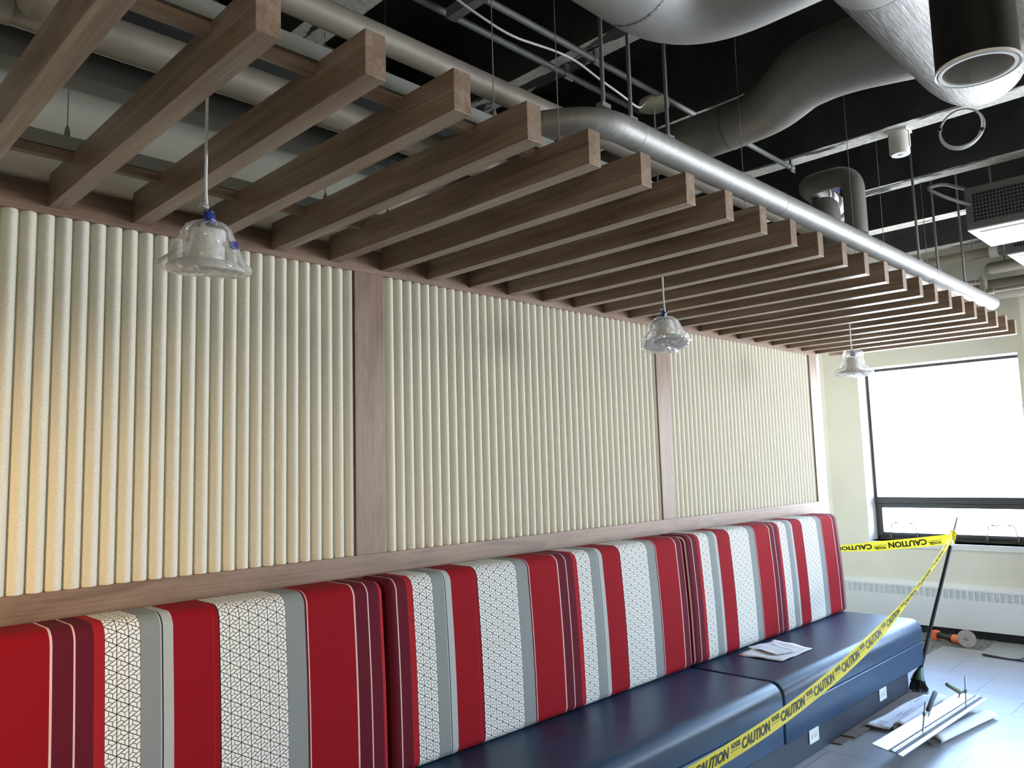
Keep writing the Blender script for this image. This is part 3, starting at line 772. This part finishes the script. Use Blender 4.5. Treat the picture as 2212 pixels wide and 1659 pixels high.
kn = MB()
for k in range(3):
    c0 = TIE + hd * (-.045 + .03 * k); pts = []
    for i in range(14):
        a_ = i / 14 * 6.2832; nx = Vector((0, 1, 0)) - hd * hd.y; nx.normalize(); ny = hd.cross(nx)
        pts.append(c0 + (nx * math.cos(a_) + ny * math.sin(a_)) * (.021 + .004 * math.sin(3 * a_ + k)) * .8 + hd * (.008 * math.sin(a_ + k)))
    kn.tube(pts, .007, 7, closed=True)
obj('tape_knot', kn, 'tape', ct)

# ------------------------------------------------------------------ things on the floor
tag(obj('board_strip', MB().poly([(4.416, -.6925), (4.424, -.745), (5.56, -.765), (5.56, -.6925)], .0003, .007), 'card', smooth=False), 'flat brown board strip on the floor along the bench plinth, the lower one', 'board', 'brown board strips')
tag(obj('board_strip', MB().poly([(4.55, -.6945), (4.56, -.765), (5.66, -.792), (5.64, -.6945)], .0073, .014), 'card', smooth=False), 'flat brown board strip on the floor along the bench plinth, the upper one', 'board', 'brown board strips')
def roll(name, c0, c1, rx, rz, label, seed, open_=1.72):
    mb = MB(); c0, c1 = Vector(c0), Vector(c1); d = (c1 - c0).normalized(); sd = Vector((0, 0, 1)).cross(d).normalized(); N = 40; M_ = 14; vs = []
    for i in range(M_ + 1):
        c_ = c0.lerp(c1, i / M_); kz = 1 - .25 * (i / M_)
        for k in range(N + 1):
            q = k / N; a_ = q * math.pi * 2 * open_; sh_ = 1 - .33 * q + .03 * noise.noise(Vector((a_, i * .3, seed)))
            vs.append(c_ + sd * (rx * sh_ * math.cos(a_ - 1.57)) + Vector((0, 0, 1)) * (rz * kz * sh_ * math.sin(a_ - 1.57) + rz * kz + .002))
    mb.add(vs, [(i * (N + 1) + k, i * (N + 1) + k + 1, (i + 1) * (N + 1) + k + 1, (i + 1) * (N + 1) + k) for i in range(M_) for k in range(N)])
    o = obj(name, mb, 'paper', angle=70); m_ = o.modifiers.new('thick', 'SOLIDIFY'); m_.thickness = .0012
    return tag(o, label, 'paper roll', 'rolled building plans')
roll('paper_roll', (4.735, -1.118, 0), (5.44, -1.218, 0), .050, .026, 'flattened roll of white plans on the tiles on the room side of the guide rail', 1)
roll('paper_roll', (4.83, -.905, .001), (5.62, -.90, .001), .032, .026, 'thin roll of white plans on the tiles between guide rail and bench', 2, 1.5)
# loose plan sheet curling up beside the roll
mb = MB(); vs = []; NX, NY = 16, 10
for i in range(NX + 1):
    for j in range(NY + 1):
        q, v_ = i / NX, j / NY
        x = 4.79 + (5.66 - 4.79) * q - .02 * v_; y0 = -.868 + .01 * q; y1 = -.742 - .045 * q
        y = y0 + (y1 - y0) * v_
        vs.append((x, y, .016 + .022 * (v_ - .35) ** 2 * (1.2 - q) + .004 * math.sin(q * 9 + v_ * 2)))
mb.add(vs, [(i * (NY + 1) + j, i * (NY + 1) + j + 1, (i + 1) * (NY + 1) + j + 1, (i + 1) * (NY + 1) + j) for i in range(NX) for j in range(NY)])
o = obj('plan_sheet', mb, 'paper', angle=70); m_ = o.modifiers.new('thick', 'SOLIDIFY'); m_.thickness = .001
tag(o, 'curling white plan sheet on the floor beside the bench plinth', 'paper')
pm = MB()
for x_, y_, dx, dy in ((4.83, -.80, .0, .05), (4.86, -.80, .0, .045), (4.9, -.80, .0, .05), (5.05, -.82, .10, .0), (5.1, -.84, .16, .0), (5.4, -.81, .12, .0)):
    pm.box(x_ - .0015, x_ + dx + .0015, y_ - dy / 2 - .001, y_ + dy / 2 + .001, .0215, .0228)
obj('marking', pm, 'strut', o, smooth=False)
# saw guide rail lying on the rolls, two clamps standing on it
N0, N1, Fa, Fb = Vector((4.285, -.962, .088)), Vector((4.208, -1.138, .088)), Vector((5.642, -1.0, .060)), Vector((5.592, -1.166, .060))
gr = thing('guide_rail', 'long flat aluminium saw guide rail with dark strips lying across the rolled plans', 'guide rail', tuple((N0 + Fb) / 2 - Vector((0, 0, .02))))
def rail(u0, u1, h0, h1, mat, name, q0=0, q1=1):
    mb = MB(); P = lambda q, u_, h_: N0.lerp(Fa, q).lerp(N1.lerp(Fb, q), u_) + Vector((0, 0, h_))
    mb.add([P(q0, u0, h0), P(q1, u0, h0), P(q1, u1, h0), P(q0, u1, h0), P(q0, u0, h1), P(q1, u0, h1), P(q1, u1, h1), P(q0, u1, h1)],
           [(0, 1, 2, 3), (7, 6, 5, 4), (0, 4, 5, 1), (3, 2, 6, 7), (1, 5, 6, 2), (0, 3, 7, 4)])
    return obj(name, mb, mat, gr, smooth=False)
rail(0, 1, -.003, .003, 'alu', 'rail_plate')
rail(.02, .05, .003, .0055, 'alu', 'edge_lip')
rail(.565, .685, .003, .006, 'rubber', 'glide_strip'); rail(.775, .865, .003, .006, 'rubber', 'glide_strip')
rail(.690, .725, .003, .013, 'alu', 'guide_rib'); rail(.735, .770, .003, .009, 'alu', 'guide_rib'); rail(.726, .734, .003, .0045, 'rubber', 'rib_groove', .28, .72)
def clamp(x, y, z, top, arm, g0, g1, label, mat):
    t_ = thing('rail_clamp', label, 'clamp', (x, y, z), 'clamps standing on the guide rail')
    b_ = Vector((x, y, z)); tp = Vector(top)
    obj('bar', MB().tube([b_, tp], .0048, 10), 'steel', t_)
    a0 = b_.lerp(tp, arm); g0, g1 = Vector(g0), Vector(g1)
    jb = MB().obox(a0, (.009, 0, 0), (0, .006, 0), (0, 0, .009)).tube([a0, g0 + Vector((0, 0, -.012))], .006, 8).tube([g0 + Vector((-.012, 0, -.030)), g0 + Vector((.010, 0, -.026)), g0 + Vector((.004, 0, .002))], .0045, 7)
    obj('jaw', jb, 'galv', t_)
    mid = g0.lerp(g1, .45)
    obj('grip', MB().tube([g0 - (g1 - g0) * .08, g0, mid, g1 - (g1 - g0) * .06, g1], [.007, .013, .012, .0125, .008], 12), mat, t_)
clamp(4.64, -1.098, .088, (4.672, -1.113, .240), .60, (4.755, -1.098, .178), (4.93, -1.085, .232), 'bar clamp with a dark straight grip on the near half of the guide rail', 'rubber')
M['green_grip'] = plain('green_grip', (0.10, 0.13, 0.05), 0.5)
clamp(5.335, -1.121, .071, (5.385, -1.116, .232), .50, (5.325, -1.09, .150), (5.215, -1.06, .212), 'bar clamp with a short greenish grip at the far end of the guide rail', 'green_grip')
# grinder
g0, g1 = Vector((7.40, -.335, .045)), Vector((7.275, -.585, .048)); gd = (g1 - g0).normalized()
ag = thing('angle_grinder', 'orange and black angle grinder lying on the carpet below the heater', 'grinder', (7.33, -.46, .004))
P = lambda q: g0.lerp(g1, q)
obj('body', MB().tube([P(.10), P(.14), P(.40), P(.58), P(.66)], [.020, .026, .021, .034, .036], 14), 'rubber', ag)
obj('battery', MB().obox(P(.02) + Vector((0, 0, -.002)), gd * .026, Vector((0, 0, 1)) * .038, gd.cross(Vector((0, 0, 1))) * .026), 'orange', ag, smooth=False, bevel=.006)
obj('motor_cap', MB().tube([P(.64), P(.72), P(.92), P(1.0)], [.034, .037, .035, .024], 14), 'orange', ag)
dn = Vector((-.86, -.40, .31)).normalized(); dc = Vector((7.245, -.618, .074))
obj('gear_head', MB().tube([P(.97), dc - dn * .03, dc - dn * .008], [.024, .026, .018], 12), 'galv', ag)
obj('cutting_disc', MB().lathe([(.0, .003), (.018, .003), (.019, .0015), (.068, .0015), (.069, -.0015), (.0, -.0015)], dc, dn, 36), 'disc', ag)
obj('disc_nut', MB().lathe([(.0, .010), (.011, .010), (.013, .003), (.016, .0028)], dc, dn, 12), 'galv', ag)
# black cord
pts = [(7.30, -1.06, .006), (7.20, -1.04, .006), (7.05, -1.04, .006), (7.012, -.98, .006), (7.035, -.88, .006), (7.06, -.81, .006), (7.075, -.782, .006), (7.057, -.770, .006), (7.03, -.79, .006), (7.02, -.87, .006), (7.008, -.98, .006), (7.00, -1.10, .006), (7.01, -1.3, .006)]
tag(obj('power_cable', MB().tube(fillet(pts, .04, 4), .0055, 8), 'rubber'), 'looped black power cord lying on the tiles at the right edge', 'cord')

# ------------------------------------------------------------------ ducts and pipes under the ceiling
def pipe(name, pts, r, mat, label, cat, group=None, fil=.1, seg=20, n=8):
    P = fillet(pts, fil, n) if len(pts) > 2 else [Vector(p) for p in pts]
    return tag(obj(name, MB().tube(P, r, seg), mat, angle=45), label, cat, group)
def band(parent, p, d, r, mat='duct', w=.012, name='seam_band'):
    d = Vector(d).normalized(); p = Vector(p)
    return obj(name, MB().tube([p - d * w, p + d * w], r, 28), mat, parent)
ZC = 2.709
c_ = pipe('silver_pipe', [(6.82, -1.12, ZC), (2.02, -1.12, ZC), (1.90, -.92, ZC + .01), (1.90, -.46, 2.776)], .0503, 'jacket', 'long silver jacketed pipe above the slat ends, turning to the wall at its left end', 'pipe', fil=.16, seg=28, n=10)
for x_ in (2.22, 3.3, 4.4, 5.35): band(c_, (x_, -1.12, ZC), (1, 0, 0), .0512, 'jacket', .009)
obj('end_cap', MB().lathe([(.0503, 0), (.045, .018), (.03, .03), (0, .036)], (6.82, -1.12, ZC), (1, 0, 0), 24), 'jacket', c_)
pipe('insulated_pipe', [(-3.0, -.80, 2.875), (7.6, -.80, 2.875)], .0412, 'tan_jacket', 'dull tan insulated pipe running behind the silver pipe', 'pipe', 'insulated pipes above the slats', seg=24)
pa = pipe('insulated_pipe', [(-3.0, -.45, 2.776), (7.5, -.45, 2.776)], .0535, 'tan_jacket', 'thick tan insulated pipe seen between the nearest slats', 'pipe', 'insulated pipes above the slats', seg=24)
pipe('insulated_pipe', [(-3.0, -.17, 2.815), (7.5, -.17, 2.815)], .040, 'grey_duct', 'dark grey pipe close to the wall above the slats', 'pipe', 'insulated pipes above the slats', seg=24)
band(pa, (.44, -.45, 2.776), (1, 0, 0), .058, 'tan_jacket', .02)
pipe('pipe_elbow', [(.505, -.505, 2.765), (.505, -.60, 2.765), (.505, -.62, 3.2), (.505, -.62, ZS)], .046, 'tan_jacket', 'tan insulated elbow rising at the top left corner', 'pipe', fil=.08, seg=22)
dA = pipe('round_duct', [(-3.0, -1.414, 3.02), (2.093, -1.414, 3.02), (2.093, -1.944, 3.02), (2.30, -1.944, 3.02)], .165, 'duct', 'big grey round duct bending across the top of the photo', 'duct', fil=.24, seg=40, n=12)
band(dA, (1.84, -1.414, 3.02), (1, 0, 0), .1665, 'foil', .004)
dB = pipe('round_duct', [(2.302, -1.944, 3.02), (3.16, -1.944, 3.02), (3.36, -1.944, 3.06), (3.40, -1.944, 3.3), (3.40, -1.944, ZS)], .165, 'foil', 'scratched bright foil duct behind the black cylinder light', 'duct', fil=.2, seg=40, n=10)
eb = [Vector(p) for p in fillet([(3.214, .02, 3.10), (3.214, -1.13, 3.10), (2.985, -1.42, 3.10), (2.96, -1.60, 3.09), (2.95, -1.93, 3.035)], .22, 8)]
rs = [.106 + .028 * min(1, max(0, (-p.y - 1.05) / .4)) for p in eb]
eo = tag(obj('branch_duct', MB().tube(eb, rs, 30), 'grey_wrap', angle=45), 'grey branch duct sloping left from the bright foil duct', 'duct')
for y_ in (-.66, -.95): band(eo, (3.214, y_, 3.10), (0, 1, 0), .1072, 'grey_duct', .004)
u_ = pipe('duct_loop', [(4.32, -1.075, 2.775), (4.32, -1.075, 3.12), (4.32, -.80, 3.125), (4.525, -.80, 3.112)], .058, 'grey_duct', 'grey duct loop hanging behind the silver pipe', 'duct', fil=.10, seg=24, n=8)
fn = thing('inline_fan', 'small inline duct fan with pale bands inside the duct loop', 'fan', (4.66, -.80, 3.10))
obj('casing', MB().tube([(4.53, -.80, 3.115), (4.86, -.80, 3.09)], .066, 24), 'white_unit', fn)
for q in (.1, .42, .75): obj('clamp_band', MB().tube([Vector((4.53, -.80, 3.115)).lerp(Vector((4.86, -.80, 3.09)), q - .05), Vector((4.53, -.80, 3.115)).lerp(Vector((4.86, -.80, 3.09)), q + .05)], .070, 24), 'darkpipe', fn)
obj('motor_box', MB().box(4.60, 4.72, -.85, -.76, 3.16, 3.22), 'blue_plastic', fn, smooth=False, bevel=.004)
tag(obj('capped_riser', MB().tube([(4.44, -.855, 2.66), (4.44, -.855, 2.985), (4.44, -.855, 3.03), (4.44, -.855, 3.058), (4.44, -.855, 3.068)], [.088, .088, .078, .050, .015], 28), 'grey_duct', angle=60), 'grey round-topped riser standing in front of the inline fan', 'pipe')
for y_, xe, l in ((-.735, 4.33, 'thin steel conduit under the joists, the one nearer the room'), (-.574, 3.05, 'thin steel conduit under the joists, the one nearer the wall')):
    t_ = tag(obj('conduit', MB().tube([(-1.5, y_, 3.252), (xe, y_, 3.252)], .0135, 12), 'galv', angle=60), l, 'conduit', 'steel conduits under the joists')
    for xj in [q for q in (.64, 1.575, 2.505, 3.42, 4.315) if q < xe]:
        obj('clip', MB().tube([(xj - .02, y_, 3.252), (xj + .02, y_, 3.252)], .0165, 10).box(xj - .012, xj + .012, y_ - .006, y_ + .006, 3.262, ZJ - .001).tube([(xj - .02, y_ - .004, 3.232), (xj + .03, y_ - .004, 3.232)], .006, 6), 'galv', t_)
for x_, l in ((2.035, 'grey hanging rod at the elbow of the silver pipe'), (2.19, 'grey hanging rod just right of the silver pipe elbow'), (2.42, 'grey hanging rod under the bend of the big round duct'), (5.18, 'grey hanging rod, first of three towards the window end of the silver pipe'), (5.545, 'grey hanging rod, second of three towards the window end of the silver pipe'), (6.135, 'grey hanging rod, last before the window end of the silver pipe')):
    t_ = tag(obj('hanging_rod', MB().tube([(x_, -1.12, ZC + .052), (x_, -1.12, ZS)], .0075, 10), 'strut'), l, 'rod', 'rods carrying the silver pipe')
    obj('foot_clip', MB().box(x_ - .022, x_ + .022, -1.135, -1.105, ZC + .045, ZC + .060), 'galv', t_, smooth=False)
pts = [(1.55, -.9, 3.06), (1.633, -.9, 3.044), (1.817, -.9, 3.022), (2.055, -.9, 3.057), (2.172, -.9, 3.062), (2.322, -.9, 3.034), (2.439, -.9, 3.021), (2.62, -.86, 3.03), (2.93, -.70, 3.23)]
tag(obj('white_cable', MB().tube(fillet(pts, .08, 5), .0042, 8), 'cord_w'), 'thin white cable swinging across the dark ceiling to the pendant canopy', 'cable')
sc_ = thing('support_strut', 'short steel strut channel hung under the ceiling at the top of the photo', 'strut', (1.80, -.72, 3.19))
obj('channel', MB().box(1.78, 1.82, -.95, -.62, 3.195, 3.199).box(1.78, 1.783, -.95, -.62, 3.199, 3.236).box(1.817, 1.82, -.95, -.62, 3.199, 3.236), 'galv', sc_, smooth=False)
obj('rod', MB().tube([(1.80, -.66, 3.196), (1.80, -.66, ZS)], .006, 8), 'galv', sc_)
# black cylinder downlight close to the camera
LB = Vector((1.875, -2.252, 2.39))
bl = thing('cylinder_downlight', 'large black cylinder downlight with bright reflector hanging at the top right', 'downlight', tuple(LB))
obj('housing', MB().lathe([(.0765, .12), (.0765, .0), (.0805, .0), (.0805, ZS - LB.z)], LB, seg=48, caps=False), 'black_metal', bl)
obj('reflector', MB().lathe([(.069, -.001), (.067, .04), (.062, .10), (.040, .115), (.0, .115)], LB, seg=48, caps=False), 'reflector', bl)
obj('trim_ring', MB().lathe([(.0825, .004), (.0835, .001), (.0825, -.003), (.079, -.0015), (.077, .001), (.0755, -.003), (.0685, -.003), (.068, .001)], LB, seg=64, caps=False), 'white_plastic', bl)
wc = thing('small_cylinder_light', 'small white cylinder light clamped under a ceiling joist', 'downlight', (4.374, -1.313, 3.167))
obj('body', MB().lathe([(.0, .118), (.046, .118), (.048, .113), (.048, .004), (.045, .0), (.0, .0)], (4.374, -1.313, 3.167), seg=32), 'white_plastic', wc)
obj('lens', MB().lathe([(.0, -.001), (.014, -.001), (.016, .0)], (4.374, -1.313, 3.167), seg=24), 'lens', wc)
obj('bracket', MB().box(4.33, 4.42, -1.365, -1.262, 3.286, 3.299).box(4.368, 4.38, -1.366, -1.3615, 3.20, 3.29).box(4.368, 4.38, -1.2635, -1.259, 3.18, 3.29), 'white_plastic', wc, smooth=False)
co_ = thing('cable_coil', 'coiled clear cable ring hanging under a joist below the foil duct', 'cable coil', (4.27, -1.634, 3.08))
cm_ = MB()
for k in range(5):
    R_ = .092 + .0025 * k; pts = []
    for i in range(40):
        a_ = i / 40 * 6.2832; pts.append((4.27 + .004 * (k - 2) + .006 * math.sin(a_ * 2 + k), -1.634 + (R_ + .002 * math.sin(3 * a_ + k)) * math.cos(a_), 3.176 + R_ * math.sin(a_)))
    cm_.tube(pts, .0028, 6, closed=True)
cm_.tube([(4.30, -1.60, 3.255), (4.36, -1.60, 3.295)], .003, 6)
obj('loops', cm_, 'white_plastic', co_)
for a_ in (.25, 3.5):
    p = Vector((4.27, -1.634 + .097 * math.cos(a_), 3.176 + .097 * math.sin(a_))); d_ = Vector((0, -math.sin(a_), math.cos(a_)))
    obj('tie', MB().tube([p - d_ * .007, p + d_ * .007], .0105, 10), 'rubber', co_)
# air conditioning units
def ac(x0, x1, y1, label, z=2.90):
    t_ = thing('ceiling_unit', label, 'air conditioner', ((x0 + x1) / 2, y1 - .4, z), 'ceiling air units')
    y0 = y1 - .95
    obj('cabinet', MB().box(x0, x1, y0, y1, z + .004, z + .258), 'shaded_unit', t_, smooth=False, bevel=.004)
    obj('bottom_panel', MB().box(x0, x1, y0, y1, z - .004, z + .004).box(x0 + .07, x1 - .05, y0, y1 - .05, z - .009, z - .004), 'white_unit', t_, smooth=False, bevel=.001)
    g = obj('grille', MB().box(x0 - .003, x0 - .0005, y0 + .04, y1 - .040, z + .040, z + .215), 'grille_dark', t_, smooth=False)
    bars = MB(); zz = z + .040
    for k in range(9): bars.box(x0 - .008, x0 - .003, y0 + .04, y1 - .04, zz + k * .0217, zz + k * .0217 + .003)
    yy = y1 - .04
    while yy > y0 + .04: bars.box(x0 - .006, x0 - .003, yy - .0012, yy + .0012, z + .040, z + .215); yy -= .018
    obj('grille_bars', bars, 'galv', g, smooth=False)
    for yy in (y0 + .1, y1 - .1): obj('suspension_rod', MB().tube([(x0 + .2, yy, z + .255), (x0 + .2, yy, ZS)], .006, 8), 'galv', t_)
ac(5.215, 5.735, -1.39, 'nearer white ceiling air unit with a dark grille at the right edge')
ac(6.075, 6.60, -1.405, 'farther white ceiling air unit at the right edge, nearer the window')
# pipes along the window wall
wp = pipe('window_wall_pipe', [(7.22, -.05, 3.20), (7.22, -6.5, 3.20)], .042, 'tan_jacket', 'upper pale pipe running along the window wall with a coupling', 'pipe', 'pipes along the window wall')
band(wp, (7.22, -1.08, 3.20), (0, 1, 0), .050, 'white_unit', .03, 'coupling')
ip = pipe('window_wall_pipe', [(7.15, -1.06, 3.05), (7.15, -6.5, 3.05)], .048, 'tan_jacket', 'short insulated pipe with a round end along the window wall', 'pipe', 'pipes along the window wall')
obj('round_end', MB().lathe([(.048, 0), (.042, .022), (.026, .038), (0, .044)], (7.15, -1.06, 3.05), (0, 1, 0), 20), 'tan_jacket', ip)
obj('support', MB().tube([(7.15, -1.16, 3.09), (7.15, -1.16, ZJ)], .008, 8), 'galv', ip)
pipe('window_wall_pipe', [(7.30, .25, 2.90), (7.30, -6.5, 2.90)], .085, 'tan_jacket', 'thick lower pipe along the window wall behind the silver pipe end', 'pipe', 'pipes along the window wall', seg=26)
tp = thing('sprinkler_line', 'thin pale sprinkler pipe with a tee beside the silver pipe end', 'pipe', (7.0, -1.05, 2.9))
obj('run', MB().tube([(6.95, -.75, 2.93), (6.95, -1.03, 2.915)], .018, 12).tube([(6.95, -1.03, 2.83), (6.95, -3.0, 2.83)], .014, 12), 'tan_jacket', tp)
obj('tee', MB().tube([(6.95, -1.025, 2.945), (6.95, -1.045, 2.92), (6.95, -1.045, 2.80)], .026, 12).tube([(6.95, -1.03, 2.83), (6.95, -1.10, 2.83)], .021, 12).tube([(6.95, -1.095, 2.83), (6.95, -1.112, 2.83)], .025, 8), 'tan_jacket', tp)
pts = [(5.35, -1.36, 3.20), (5.15, -1.30, 3.20), (5.02, -1.235, 3.16), (5.10, -1.33, 3.09), (5.22, -1.42, 3.05)]
tag(obj('bent_conduit', MB().tube(fillet(pts, .05, 5), .010, 10), 'strut'), 'short bent grey conduit beside the nearer ceiling air unit', 'conduit')
